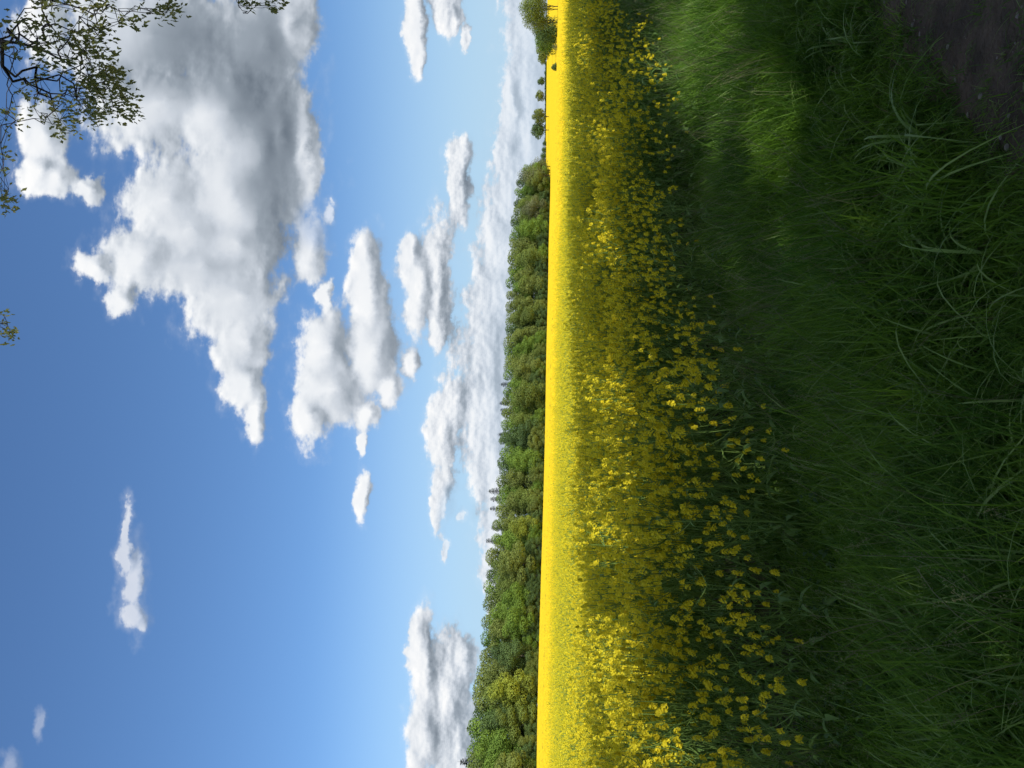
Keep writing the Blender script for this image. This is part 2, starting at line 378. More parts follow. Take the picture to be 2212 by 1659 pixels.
def gz(x, y):
    x = np.asarray(x, float); y = np.asarray(y, float)
    az = np.degrees(np.arctan2(x, y)); r = np.hypot(x, y)
    i = np.clip(np.searchsorted(AZN, az) - 1, 0, len(AZN) - 2); fa = (az - AZN[i]) / (AZN[i + 1] - AZN[i])
    fa = fa * fa * (3 - 2 * fa)
    j = np.clip(np.searchsorted(RN, r) - 1, 0, len(RN) - 2); fr = np.clip((r - RN[j]) / (RN[j + 1] - RN[j]), 0, 1)
    a = ZT[i, j] * (1 - fr) + ZT[i, j + 1] * fr; b = ZT[i + 1, j] * (1 - fr) + ZT[i + 1, j + 1] * fr
    return a * (1 - fa) + b * fa
def nt_xy(n, t): return N2.x * n + T2.x * t, N2.y * n + T2.y * t
def xy_n(x, y):
    # inverse of nt_xy
    det = N2.x * T2.y - N2.y * T2.x
    n = (x * T2.y - y * T2.x) / det; t = (N2.x * y - N2.y * x) / det
    return n, t
CROP_H = 1.12
def edge_n(t):
    t = np.asarray(t, float)
    return 3.68 + .26 * np.sin(t * 1.3 + .6) + .14 * np.sin(t * 3.1 + 1) + np.clip((t - 8) * .18, 0, .9)

def polar_sheet(name, azs, rs, zf, m, cut=None):
    A, R = np.meshgrid(np.radians(azs), rs, indexing='ij'); x = R * np.sin(A); y = R * np.cos(A); z = zf(x, y, R, np.degrees(A))
    mb = MB(); na, nr = A.shape
    idx = np.arange(na * nr).reshape(na, nr)
    f = np.stack([idx[:-1, :-1], idx[:-1, 1:], idx[1:, 1:], idx[1:, :-1]], -1).reshape(-1, 4)[:, ::-1]
    if cut is not None:
        keep = cut(x, y, R, np.degrees(A)).reshape(-1)
        f = f[keep[f].all(1)]
    mb.add(np.stack([x, y, z], -1).reshape(-1, 3), f)
    return link(name, mb.mesh(name, [m], smooth=True))
rs = np.concatenate([np.linspace(0.01, 30, 40), np.geomspace(31, 9000, 70)])
g = polar_sheet("ground", np.linspace(-180, 180, 181), rs, lambda x, y, R, A: gz(x, y), M_SOIL)
g.data.materials[0] = M_SOIL; tag(g, kind='structure')

def strip(name, n0, n1, t0, t1, m, lift, nn=40, ntt=160, rough=0.0, jag=0.0):
    ns = np.linspace(0, 1, nn); ts = np.linspace(t0, t1, ntt); NN, TT = np.meshgrid(ns, ts, indexing='ij')
    hi = n1 + jag * (np.sin(TT * 2.1) + .6 * np.sin(TT * 5.3 + 1) + .4 * np.sin(TT * 11.7) + .5 * np.sin(TT * 23 + 2 * np.sin(TT * 7)) + .5 * rng.normal(size=TT.shape[1])[None])
    nv = n0 + (hi - n0) * NN
    x, y = nt_xy(nv, TT); z = gz(x, y) + lift + rough * rng.normal(size=x.shape)
    mb = MB(); idx = np.arange(nn * ntt).reshape(nn, ntt)
    f = np.stack([idx[:-1, :-1], idx[1:, :-1], idx[1:, 1:], idx[:-1, 1:]], -1).reshape(-1, 4)[:, ::-1]
    mb.add(np.stack([x, y, z], -1).reshape(-1, 3), f); return link(name, mb.mesh(name, [m], smooth=True))
p = strip("path", -1.6, 1.52, -25, 60, M_DIRT, .012, 60, 1200, .004, .06); tag(p, kind='structure')

# far field canopy of blossom
RF_AZ = np.array([-60, -25, -12, 0, 9, 13.4, 13.6, 30, 60]); RF = np.array([225, 250, 285, 330, 395, 435, 900, 900, 900.])
def field_cut(x, y, R, A):
    n, t = xy_n(x, y); return (n > 8) & (R < np.interp(A, RF_AZ, RF) + 2) & (y > 0)
def field_z(x, y, R, A):
    lift = CROP_H - .55 * np.clip((40 - R) / 16, 0, 1)
    amp = .05 * np.clip((R - 20) / 20, 0, 1) * np.clip((400 - R) / 200, .3, 1)
    return gz(x, y) + lift + amp * rng.normal(size=x.shape)
fa = np.linspace(-50, 50, 900); fr = np.concatenate([np.geomspace(24, 900, 420)])
fld = polar_sheet("rapeseed_bloom", fa, fr, field_z, M_FIELD, field_cut)
tag(fld, "bright yellow sheet of rapeseed in flower stretching to the wood", "crop", kind='stuff')

# ------------------------------------------------------------------ instancing of stuff
def scatter(name, protos, pts, rots, scls, idx, label, cat):
    me = bpy.data.meshes.new(name); me.vertices.add(len(pts)); me.vertices.foreach_set('co', np.asarray(pts, np.float32).reshape(-1))
    for nm, ty, data in (('rot', 'FLOAT_VECTOR', rots), ('scl', 'FLOAT', scls), ('pick', 'INT', idx)):
        a = me.attributes.new(nm, ty, 'POINT')
        a.data.foreach_set('vector' if ty == 'FLOAT_VECTOR' else 'value', np.asarray(data, np.int32 if ty == 'INT' else np.float32).reshape(-1))
    o = link(name, me); tag(o, label, cat, kind='stuff')
    col = bpy.data.collections.new(name + "_kinds")
    for i, pm in enumerate(protos):
        q = bpy.data.objects.new(name, pm); q.name = f"{name}.{i+1:03d}"; col.objects.link(q); q['kind'] = 'stuff'
    names = sorted([q.name for q in col.objects])
    ng = bpy.data.node_groups.new(name + "_scatter", 'GeometryNodeTree')
    ng.interface.new_socket("Geometry", in_out='INPUT', socket_type='NodeSocketGeometry')
    ng.interface.new_socket("Geometry", in_out='OUTPUT', socket_type='NodeSocketGeometry')
    gi = ng.nodes.new('NodeGroupInput'); go = ng.nodes.new('NodeGroupOutput')
    ci = ng.nodes.new('GeometryNodeCollectionInfo'); ci.inputs[0].default_value = col
    ci.inputs['Separate Children'].default_value = True; ci.inputs['Reset Children'].default_value = True
    ip = ng.nodes.new('GeometryNodeInstanceOnPoints'); ip.inputs['Pick Instance'].default_value = True
    def na(nm, ty):
        n = ng.nodes.new('GeometryNodeInputNamedAttribute'); n.data_type = ty; n.inputs[0].default_value = nm; return n.outputs[0]
    L = ng.links
    L.new(gi.outputs[0], ip.inputs['Points']); L.new(ci.outputs[0], ip.inputs['Instance'])
    L.new(na('pick', 'INT'), ip.inputs['Instance Index']); L.new(na('rot', 'FLOAT_VECTOR'), ip.inputs['Rotation']); L.new(na('scl', 'FLOAT'), ip.inputs['Scale'])
    L.new(ip.outputs[0], go.inputs[0])
    md = o.modifiers.new("scatter", 'NODES'); md.node_group = ng
    return o

# ------------------------------------------------------------------ rapeseed plants
def head(mb, c, up, r, hgt, rad, full=True, mi=0, mib=1):
    up = unit(np.asarray(up, float)[None])[0]; side = unit(np.cross(up, [.3, .9, .1])[None])[0]; sd2 = np.cross(up, side)
    nfl = int(r.integers(9, 18)) if full else 8
    th = np.arange(nfl) * 2.4 + r.uniform(0, 6); h = np.linspace(0, 1, nfl)
    rr = rad * (1 - .55 * h ** 1.5) * r.uniform(.7, 1.1, nfl)
    out = np.cos(th)[:, None] * side + np.sin(th)[:, None] * sd2
    cen = c + out * rr[:, None] + up * (h * hgt)[:, None]
    nrm = unit(out * .8 + up * r.uniform(.3, 1.2, nfl)[:, None] + r.normal(size=(nfl, 3)) * .25)
    if full:
        a = unit(np.cross(nrm, r.normal(size=(nfl, 3)))); b = np.cross(nrm, a); L_ = .0105; W = .0055
        V = []; 
        for A, B in ((a, b), (b, a), (-a, b), (-b, a)):
            base = cen; mid = cen + A * L_ * .6 + nrm * .002; tip = cen + A * L_ * 1.05 + nrm * .0005
            V.append(np.stack([base, mid - B * W, tip, mid + B * W], 1))
        V = np.stack(V, 1).reshape(-1, 3); mb.add(V, np.arange(len(V)).reshape(-1, 4), mi)
        # pedicels are too thin to matter; buds crown the head
        nb = 5; tb = r.uniform(0, 6.28, nb); cb = c + up * (hgt * 1.12) + (np.cos(tb)[:, None] * side + np.sin(tb)[:, None] * sd2) * .006
        quads_at(cb, unit(r.normal(size=(nb, 3))), .009, r, 1, mib, mb)
    else:
        quads_at(cen, nrm, .024, r, .95, mi, mb)
def rape_plant(seed, H, full=True, nb=7, spread=.16):
    r = np.random.default_rng(seed); st = MB(); hd = []
    lean = r.normal(size=2) * .06
    top = np.array([lean[0], lean[1], H]); main = bez([0, 0, 0], [lean[0] * .2, lean[1] * .2, H * .6], top, 7)
    tube(st, main, np.linspace(.006, .0022, 7), 4, 0)
    tips = [(top, np.array([lean[0], lean[1], 1.0]))]
    for k in range(nb):
        u = r.uniform(.28, .86); th = k * 2.4 + r.uniform(-.5, .5)
        s = main[int(u * 6)]; L_ = (1 - u) * H * r.uniform(.5, 1.03); d = np.array([math.cos(th), math.sin(th), 0])
        sp = spread * r.uniform(.5, 1.2)
        e = s + d * sp + np.array([0, 0, L_]); c1 = s + d * sp * .9 + np.array([0, 0, L_ * .35])
        tube(st, bez(s, c1, e, 5), np.linspace(.0036, .0022, 5), 3, 0); tips.append((e, unit((e - c1)[None])[0]))
        # pods under the head
        for q in range(3):
            pz = e - np.array([0, 0, .03 + .03 * q]); dd = unit(r.normal(size=(1, 3)))[0]; dd[2] = abs(dd[2])
            v = np.array([pz, pz + dd * .03 + [0, 0, .0], pz + dd * .05 + [0, 0, .012], pz + dd * .03 + [0, 0, .003]]); st.add(v, [[0, 1, 2, 3]], 0)
    lv = MB()
    nl = 20 if full else 9
    for k in range(nl):
        u = r.uniform(.05, .93); th = r.uniform(0, 6.28); s = main[int(u * 6)]; ln = r.uniform(.07, .17) * (1.25 - u); w = ln * .17
        d = np.array([math.cos(th), math.sin(th), .45]); sd = np.array([-math.sin(th), math.cos(th), 0]); pts = []
        for q in range(5):
            f = q / 4; cpt = s + d * ln * f + np.array([0, 0, -.9 * ln * f * f]); ww = w * math.sin(math.pi * (.12 + .86 * f) ** .8) + .001
            pts += [cpt - sd * ww + [0, 0, .25 * ww], cpt, cpt + sd * ww + [0, 0, .25 * ww]]
        f = []
        for q in range(4):
            for e in range(2): a = q * 3 + e; f.append([a, a + 1, a + 4, a + 3])
        lv.add(pts, f, 0)
    for (c, up) in tips:
        h = MB(); head(h, c, up, r, r.uniform(.02, .055), r.uniform(.010, .022), full, 0, 1); hd.append(h)
    return st, lv, hd
def plant_joined(name, seed, H, full, nb, spread):
    st, lv, hd = rape_plant(seed, H, full, nb, spread); m = MB(); m.merge(st, 0); m.merge(lv, 1)
    for h in hd:
        h2 = MB(); h2.merge(h); 
        for i in range(len(h2.m)): h2.m[i] = h2.m[i] + 2
        m.merge(h2)
    return m.mesh(name, [M_STEM, M_RLEAF, M_PETAL, M_BUD])
near_meshes = [plant_joined("rapeseed_plant", 100 + i, CROP_H * random.uniform(.84, 1.08), True, 14, .17) for i in range(7)]
far_meshes = [plant_joined("rapeseed_plant", 200 + i, CROP_H * random.uniform(.92, 1.06), False, 11, .18) for i in range(5)]

def in_view(x, y, margin=3.5, zr=0):
    return (y > 0) & (np.abs(np.degrees(np.arctan2(x, y))) < 25.5 + margin)
def plants_region(n_per, rmin, rmax, meshes, name, label, nmin_off):
    R = rmax; cnt = int(n_per * (R * R) * .55)
    az = np.radians(rng.uniform(-30, 30, cnt)); r = np.sqrt(rng.uniform(rmin ** 2, rmax ** 2, cnt)); cnt2 = int(n_per * (rmax ** 2 - rmin ** 2) * np.radians(60) / 2)
    az, r = az[:cnt2], r[:cnt2]
    x, y = r * np.sin(az), r * np.cos(az); n, t = xy_n(x, y)
    k = n > edge_n(t) + nmin_off; x, y, n, t = x[k], y[k], n[k], t[k]
    z = gz(x, y); C = len(x)
    # drifts of taller and shorter growth
    s = 1 + .06 * np.sin(x * 1.7 + np.sin(y * 1.1)) * np.cos(y * 1.3) + rng.normal(size=C) * .045
    edge = np.clip((n - edge_n(t)) / .8, 0, 1); s *= .80 + .20 * edge
    rot = np.stack([rng.normal(size=C) * .07, rng.normal(size=C) * .07, rng.uniform(0, 6.28, C)], 1)
    return scatter(name, meshes, np.stack([x, y, z], 1), rot, s, rng.integers(0, len(meshes), C), label, "crop")
plants_region(24, 3.0, 15, near_meshes, "rapeseed_crop", "dense stand of flowering rapeseed in the shade at the near side of the field", .55)
plants_region(22, 15, 46, far_meshes, "distant_rapeseed_crop", "mass of sunlit rapeseed blossom beyond the edge of the shadow", .3)

# individual plants along the verge
def make_plant(seed, H, nb, spread):
    st, lv, hd = rape_plant(seed, H, True, nb, spread)
    e = empty("rapeseed_plant", (0, 0, 0))
    link("stem", st.mesh("stem", [M_STEM]), e); link("foliage", lv.mesh("foliage", [M_RLEAF]), e)
    for h in hd: link("flower_head", h.mesh("flower_head", [M_PETAL, M_BUD]), e)
    return e
def copy_tree(o):
    c = o.copy(); COL.objects.link(c)
    for ch in o.children:
        d = ch.copy(); COL.objects.link(d); d.parent = c
    return c
protos = [make_plant(300 + i, random.uniform(.85, 1.05), random.choice([8, 10, 12, 14]), .2) for i in range(8)]
used = set(); spots = []
r_ = random.Random(5)
t = 0.6
while t < 15:
    for row in range(3):
        tt = t + r_.uniform(-.12, .12); n = float(edge_n(tt)) + [-.12, .18, .42][row] + r_.uniform(-.14, .14)
        x, y = nt_xy(n, tt)
        if abs(math.degrees(math.atan2(x, y))) < 28: spots.append((x, y, row))
    t += .20 + .012 * t
for i, (x, y, row) in enumerate(spots):
    k = i % len(protos)
    o = protos[k] if k not in used else copy_tree(protos[k]); used.add(k)
    s = r_.uniform(.62, .98) if row == 0 else r_.uniform(.75, 1.05)
    o.location = (x, y, float(gz(x, y))); o.rotation_euler = (r_.uniform(-.16, .16), r_.uniform(-.16, .16), r_.uniform(0, 6.28)); o.scale = (s, s, s)
    zt = xy_n(x, y)[1]; zl = "at the bottom of the picture" if zt < 2.6 else "below the middle of the verge" if zt < 4.6 else "midway along the verge" if zt < 7 else "beside the sunny patch of grass" if zt < 10 else "far up the verge"
    lb = ("short yellow rapeseed plant leaning into the grass ", "yellow rapeseed plant at the crop edge ", "tall yellow rapeseed plant just inside the crop edge ")[row] + zl
    tag(o, lb, "rapeseed plant", lb)

# ------------------------------------------------------------------ grass
def blade(mb, p, d, L_, w, droop, mi=0, seg=4, r=None):
    d = np.asarray(d, float); side = unit(np.cross(d, [0, 0, 1.0])[None])[0] if abs(d[2]) < .98 else np.array([1.0, 0, 0])
    hor = np.array([d[0], d[1], 0]); hor = hor / (np.linalg.norm(hor) + 1e-6); pts = []
    for q in range(seg + 1):
        f = q / seg; c = p + d * L_ * f * (1 - .25 * droop * f) + hor * droop * L_ * .55 * f * f + np.array([0, 0, -droop * L_ * .55 * f ** 2.4])
        ww = w * (1 - f ** 1.8) * .5 + .0002
        pts += [c - side * ww, c + side * ww]
    mb.add(pts, [[2 * q, 2 * q + 1, 2 * q + 3, 2 * q + 2] for q in range(seg)], mi)
def tuft(seed, H, nblades, lean, spread=.10):
    r = np.random.default_rng(seed); mb = MB()
    for k in range(nblades):
        p = np.array([r.normal() * spread, r.normal() * spread, -.01]); th = r.normal() * 1.15; el = lean * r.uniform(.3, 1.5)
        d = np.array([math.cos(th) * math.sin(el), math.sin(th) * math.sin(el), math.cos(el)])
        mi = 0 if r.random() < .86 else (1 if r.random() < .8 else 2)
        blade(mb, p, d, H * r.uniform(.45, 1.15), r.uniform(.0042, .0100), r.uniform(.1, 1.0) * lean * 1.9, mi, 5)
    return mb.mesh("grass_tuft", [M_GRASS, M_GRASS2, M_DRY])
tufts = [tuft(400 + i, random.uniform(.36, .58), 36, random.uniform(.3, .75)) for i in range(7)] + [tuft(450 + i, .22, 40, .6, .09) for i in range(3)]
def wide_blades(seed):
    r = np.random.default_rng(seed); mb = MB()
    for k in range(7):
        th = r.uniform(0, 6.28); el = r.uniform(.15, .7); d = np.array([math.cos(th) * math.sin(el), math.sin(th) * math.sin(el), math.cos(el)])
        blade(mb, np.array([r.normal() * .02, r.normal() * .02, 0]), d, r.uniform(.3, .6), r.uniform(.007, .012), r.uniform(.7, 1.7), 0, 8)
    return mb.mesh("wide_blades", [M_GRASS2])
tufts += [wide_blades(480 + i) for i in range(3)]
def seedheads(seed):
    r = np.random.default_rng(seed); mb = MB()
    for k in range(4):
        th = r.uniform(0, 6.28); b = np.array([r.normal() * .06, r.normal() * .06, 0]); H = r.uniform(.5, .8); off = np.array([math.cos(th), math.sin(th), 0]) * H * r.uniform(.15, .45)
        st = bez(b, b + [0, 0, H * .6], b + off + [0, 0, H * .95], 8); tube(mb, st, .0013, 3, 0)
        c = st[-1] + (st[-1] - st[-2]) * np.linspace(-.8, .7, 26)[:, None]; quads_at(c + r.normal(size=c.shape) * .006, unit(r.normal(size=c.shape)), .009, r, .5, 0, mb)
    return mb.mesh("seed_heads", [M_SEED])
tufts += [seedheads(490 + i) for i in range(3)]
pts = []; rots = []; scl = []; pick = []
def put_grass(cnt, n0, n1, t0, t1, kinds, smin, smax, tmax_r=40):
    tt = rng.uniform(t0, t1, cnt); u = rng.uniform(0, 1, cnt)
    hi = edge_n(tt) + .35 if n1 is None else n1 + .08 * np.sin(tt * 2.1) + .05 * np.sin(tt * 5.3 + 1)
    n = n0 + (hi - n0) * u; x, y = nt_xy(n, tt); k = in_view(x, y, 9) | (np.hypot(x, y) < 3.2); x, y, n, tt = x[k], y[k], n[k], tt[k]
    flow = 1.6 * np.sin(x * .9 + 1.3 * np.sin(y * .8)) + 1.2 * np.cos(y * 1.1 + x * .5) + rng.normal(size=len(x)) * .75 + 2.2
    pts.append(np.stack([x, y, gz(x, y)], 1)); rots.append(np.stack([rng.normal(size=len(x)) * .1, rng.normal(size=len(x)) * .1, flow], 1))
    clump = 1 + .22 * np.sin(x * 2.3 + 1) * np.sin(y * 1.9)
    scl.append(rng.uniform(smin, smax, len(x)) * clump); pick.append(rng.choice(kinds, len(x)))
put_grass(5000, 2.15, None, -1.5, 9, [0, 1, 2, 3, 4, 5, 6], .75, 1.2)
put_grass(3000, 2.1, None, 9, 24, [0, 1, 2, 3, 4, 5, 6], .8, 1.2)
put_grass(1500, 1.68, 2.3, -1.5, 9, [7, 8, 9, 7, 2, 5], .55, 1.1)
put_grass(900, 1.6, 2.2, 9, 24, [7, 8, 9, 2], .6, 1.2)
put_grass(900, 1.46, 1.75, -1.5, 12, [7, 8, 9], .35, .8)
put_grass(420, 1.0, 1.55, 0, 9, [7, 8, 9], .12, .5)
put_grass(700, 1.7, None, -1.5, 9, [10, 11, 12], .6, 1.3)
put_grass(420, 1.8, None, -1.5, 14, [13, 14, 15], .6, 1.0)
put_grass(2400, 3.1, 4.5, 0, 20, [0, 3, 5, 6, 10, 11], .9, 1.45)
scatter("grass", tufts, np.concatenate(pts), np.concatenate(rots), np.concatenate(scl), np.concatenate(pick), "long green grass on the shaded verge beside the path", "grass")

# weeds in the dark gap below the crop
def weed(seed):
    r = np.random.default_rng(seed); mb = MB(); H = r.uniform(.25, .5)
    tube(mb, bez([0, 0, 0], [.02, 0, H * .5], [r.normal() * .05, r.normal() * .05, H], 4), .002, 3, 0)
    for k in range(12):
        z = H * (k + 1) / 12; th = k * 1.57 + (k // 2) * .8; ln = .09 * (1.15 - .6 * z / H); d = np.array([math.cos(th), math.sin(th), .25]); sd = np.array([-math.sin(th), math.cos(th), 0])
        p0 = np.array([0, 0, z]); v = [p0, p0 + d * ln * .35 - sd * ln * .3, p0 + d * ln * .4, p0 + d * ln * .35 + sd * ln * .3, p0 + d * ln + [0, 0, -.03]]
        mb.add(v, [[0, 1, 2], [0, 2, 3], [1, 4, 2], [2, 4, 3]], 0)
    return mb.mesh("weed", [M_WEED])
wd = [weed(500 + i) for i in range(4)]
cnt = 420; tt = rng.uniform(0, 1, cnt) ** 1.5 * 6; n = edge_n(tt) + rng.uniform(-.5, .6, cnt); x, y = nt_xy(n, tt)
scatter("weeds", wd, np.stack([x, y, gz(x, y)], 1), np.stack([rng.normal(size=cnt) * .2, rng.normal(size=cnt) * .2, rng.uniform(0, 6.28, cnt)], 1), rng.uniform(.4, .9, cnt), rng.integers(0, 4, cnt),
        "dark broad-leaved weeds under the edge of the crop", "weeds")
# pebbles on the path
mb = MB()
def pebble(c, s):
    r = np.random.default_rng(int(c[0] * 1e4) % 99991); th = np.linspace(0, 6.28, 6, endpoint=False); v = [[c[0], c[1], c[2] + s * .5]]
    for q, (h, w) in enumerate(((.35, .7), (0, 1.0))):
        for a in th: rr = w * s * r.uniform(.8, 1.15); v.append([c[0] + rr * math.cos(a), c[1] + rr * math.sin(a) * .8, c[2] + s * h])
    f3 = [[0, 1 + i, 1 + (i + 1) % 6] for i in range(6)]; f4 = [[1 + i, 7 + i, 7 + (i + 1) % 6, 1 + (i + 1) % 6] for i in range(6)]
    b = mb.n; mb.add(v, f3); mb.n = mb.n; mb.f.append(np.array(f4) + b); mb.m.append(np.zeros(6))
for i in range(3200):
    n_, t_ = random.uniform(-.5, 1.5), random.uniform(.5, 9); x, y = nt_xy(n_, t_); pebble((x, y, float(gz(x, y)) + .008), random.choice([.004, .006, .008, .006, .010, .016]))
o = link("gravel", mb.mesh("gravel", [M_STONE])); tag(o, "small stones scattered on the dark dirt path", "gravel", kind='stuff')

# ------------------------------------------------------------------ trees
def crown_mesh(seed, nleaf=3800, leaf=.019, r0=.30, z0=.16, lobes=16, mat_=None, sparse=0.0, shape='round', flat=.8, irr=.25):
    r = np.random.default_rng(seed); cs = []; rr = []
    for i in range(lobes):
        u = (i + .5) / lobes; z = z0 + (1 - z0) * (.12 + .78 * u); prof = math.sin(math.pi * min(1, (.18 + .80 * u)) ** (1.1 if shape == 'round' else .8)) ** .7
        th = i * 2.4 + r.uniform(-.6, .6); rad = r0 * .62 * prof * r.uniform(.55, 1.15)
        cs.append([rad * math.cos(th), rad * math.sin(th), z]); rr.append(r0 * r.uniform(.36, .60) * (.65 + .35 * prof))
    cs.append([0, 0, .62]); rr.append(r0 * .6)
    cs = np.array(cs); rr = np.array(rr)
    w = rr ** 2; which = r.choice(len(cs), nleaf, p=w / w.sum())
    d = unit(r.normal(size=(nleaf, 3))); rad = r.uniform(0.72, 1.06, nleaf) ** .7
    # bumps over each lobe
    bump = 1 + irr * np.sin(d[:, 0] * 7 + which) * np.sin(d[:, 1] * 6 + 2 * which) * np.sin(d[:, 2] * 6)
    c = cs[which] + d * (rr[which] * rad * bump)[:, None] * [1, 1, flat]
    ok = c[:, 2] > z0 * .8; c, d = c[ok], d[ok]
    top_ = np.percentile(c[:, 2], 99.6); c[:, 2] = z0 + (c[:, 2] - z0) * (1 - z0) / (top_ - z0); cs[:, 2] = z0 + (cs[:, 2] - z0) * (1 - z0) / (top_ - z0)
    mb = MB(); quads_at(c, unit(d + [0, 0, .25] + r.normal(size=d.shape) * .38), leaf * r.uniform(.6, 1.3, len(c)), r, .9, 0, mb)
    return mb.mesh("crown", [mat_]), cs
def trunk_mesh(seed, cs, z0, bark, rad=.014, multi=1, spreadx=.0):
    r = np.random.default_rng(seed); mb = MB()
    for m in range(multi):
        bx = (m - (multi - 1) / 2) * spreadx; p0 = np.array([bx, r.normal() * .01, -.02]); top = np.array([bx * 1.3 + r.normal() * .02, r.normal() * .02, .62])
        mn = bez(p0, (p0 + top) / 2 + r.normal(size=3) * .012, top, 8); tube(mb, mn, np.linspace(rad, rad * .35, 8) / (1 + .25 * (multi - 1)), 7, 0)
        for i, c in enumerate(cs):
            if i % multi != m or c[2] < z0: continue
            s = mn[int(np.clip((c[2] - .18) / .62 * 7 * .8, 1, 6))]; tube(mb, bez(s, (s + c) / 2 + [0, 0, .02], c, 5), np.linspace(rad * .4, rad * .12, 5), 4, 0)
    return mb.mesh("trunk", [bark])
PROT = {}
def proto(kind, seed, **kw):
    bark = kw.pop('bark', M_BARK); rad = kw.pop('rad', .014); multi = kw.pop('multi', 1); sx = kw.pop('spreadx', 0)
    cm, cs = crown_mesh(seed, mat_=LEAFC[kw.pop('leafc', kind)], **kw)
    PROT.setdefault(kind, []).append((cm, trunk_mesh(seed + 1, cs, kw.get('z0', .16), bark, rad, multi, sx)))
for i, kind in enumerate(['fresh', 'mid', 'olive', 'dark', 'yellow', 'brown']):
    for j in range(3 if kind in ('fresh', 'mid', 'olive') else 2):
        proto(kind, 1000 + 50 * i + j, r0=random.uniform(.27, .34), z0=.05, lobes=random.choice([9, 11, 14]), leaf=.021, irr=.14, nleaf=9500 if kind != 'brown' else 6500, bark=M_BARKP if j == 0 else M_BARK)
def spruce_mesh(seed):
    r = np.random.default_rng(seed); mb = MB(); C = []; Nn = []
    for k in range(34):
        z = .18 + .82 * k / 34; rad = .15 * (1 - (z - .18) / .83) ** .62 + .004; nb = 11
        for b in range(nb):
            th = b * 6.28 / nb + k * .7 + r.uniform(-.2, .2); L_ = rad * r.uniform(.55, 1.25)
            for q in range(4):
                f = (q + .6) / 4; C.append([L_ * f * math.cos(th), L_ * f * math.sin(th), z - .12 * L_ * f + .25 * L_ * f * f - .02]); Nn.append([r.normal() * .4, r.normal() * .4, 1])
    quads_at(np.array(C), unit(np.array(Nn)), .034, r, .8, 0, mb)
    t = MB(); tube(t, [[0, 0, -.02], [0, 0, .5], [0, 0, 1.0]], [.014, .007, .001], 6, 0)
    return mb.mesh("crown", [LEAFC['spruce']]), t.mesh("trunk", [M_BARK])
PROT['spruce'] = [spruce_mesh(1), spruce_mesh(2)]
def tree(name, kind, x, y, H, W=1.0, label="", group=None, var=None, base=None, cat="tree"):
    v = PROT[kind][random.randrange(len(PROT[kind])) if var is None else var]
    z = float(gz(x, y)) if base is None else base
    e = empty(name, (x, y, z), random.uniform(0, 6.28), (H * W, H * W, H))
    link("trunk", v[1], e); link("crown", v[0], e)
    tag(e, label, cat, group); return e
def at(X, Y, dist):
    d = ray(X, Y); h = math.hypot(d.x, d.y); return d.x / h * dist, d.y / h * dist
def height_for(Xtop, Y, dist, zb):
    d = ray(Xtop, Y); h = math.hypot(d.x, d.y); return EYE + d.z / h * dist - zb
SKYL_Y = np.array([600, 640, 700, 800, 912, 1100, 1400, 1513, 1713, 1850, 2005, 2100, 2280, 2560, 2800, 2900, 3024, 3200])
SKYL_X = np.array([2105, 2075, 2045, 2030, 2018, 2003, 1989, 1987, 1980, 1969, 1967, 1944, 1917, 1897, 1871, 1853, 1845, 1835])
def zone(Y):
    for lim, t_ in ((2700, "nearest the bottom edge"), (2250, "well below the spruces"), (1850, "beside the tall spruces"),
                    (1450, "just above the spruces"), (1050, "in the far half"), (0, "towards the far end")):
        if Y > lim: return t_
names = {'fresh': 'beech_tree', 'mid': 'oak_tree', 'olive': 'oak_tree', 'dark': 'broadleaf_tree', 'yellow': 'maple_tree', 'brown': 'budding_tree', 'spruce': 'spruce_tree'}
LAB = {'fresh': "bright fresh green tree in the edge of the wood behind the yellow field", 'mid': "mid green round tree in the edge of the wood behind the yellow field",
 'olive': "olive bronze young-leaved tree in the edge of the wood behind the field", 'dark': "dark green tree in the edge of the wood behind the yellow field",
 'yellow': "yellow-green domed tree in the edge of the wood behind the field", 'brown': "grey-brown barely leafed tree in the edge of the wood"}
GRP = {k: v.split(' tree')[0] + " trees of the wood" for k, v in LAB.items()}
seq0 = ['mid', 'olive', 'mid', 'yellow', 'dark', 'fresh', 'fresh', 'olive', 'yellow', 'mid', 'fresh', 'dark', 'mid', 'olive', 'fresh', 'mid', 'olive', 'mid', 'fresh', 'brown', 'olive', 'fresh', 'olive', 'yellow', 'mid', 'dark', 'olive', 'olive', 'fresh', 'mid', 'dark', 'yellow', 'olive', 'brown', 'olive', 'mid', 'fresh', 'olive', 'mid']
for row, (back, fr, sp) in enumerate(((3, (.58, .84), 118), (11, (.82, .93), 74), (20, (1.0, 1.07), 56))):
    Y = 3150.0; i = 0
    while Y > (655 if row else 690):
        x0, y0 = at(2150, Y, 100); az = math.degrees(math.atan2(x0, y0)); dist = float(np.interp(az, RF_AZ[:6], RF[:6])) + back + random.uniform(-1.5, 2.5)
        x, y = at(2150, Y, dist); zb = float(gz(x, y)); Ht = height_for(float(np.interp(Y, SKYL_Y, SKYL_X)), Y, dist, zb)
        H = Ht * random.uniform(*fr)
        kind = seq0[i % len(seq0)] if row == 0 else random.choice(['fresh', 'mid', 'olive', 'dark', 'dark', 'mid', 'fresh', 'fresh', 'olive'])
        lb = LAB[kind].split(' in the edge')[0] + (" at the front of the wood ", " behind the front trees of the wood ", " on the skyline of the wood ")[row] + zone(Y)
        tree(names[kind], kind, x, y, H, random.uniform(.95, 1.25) * (1.32 if row == 0 else .98), lb, lb)
        Y -= sp * (250 / dist) * random.uniform(.8, 1.25) * 1.25; i += 1
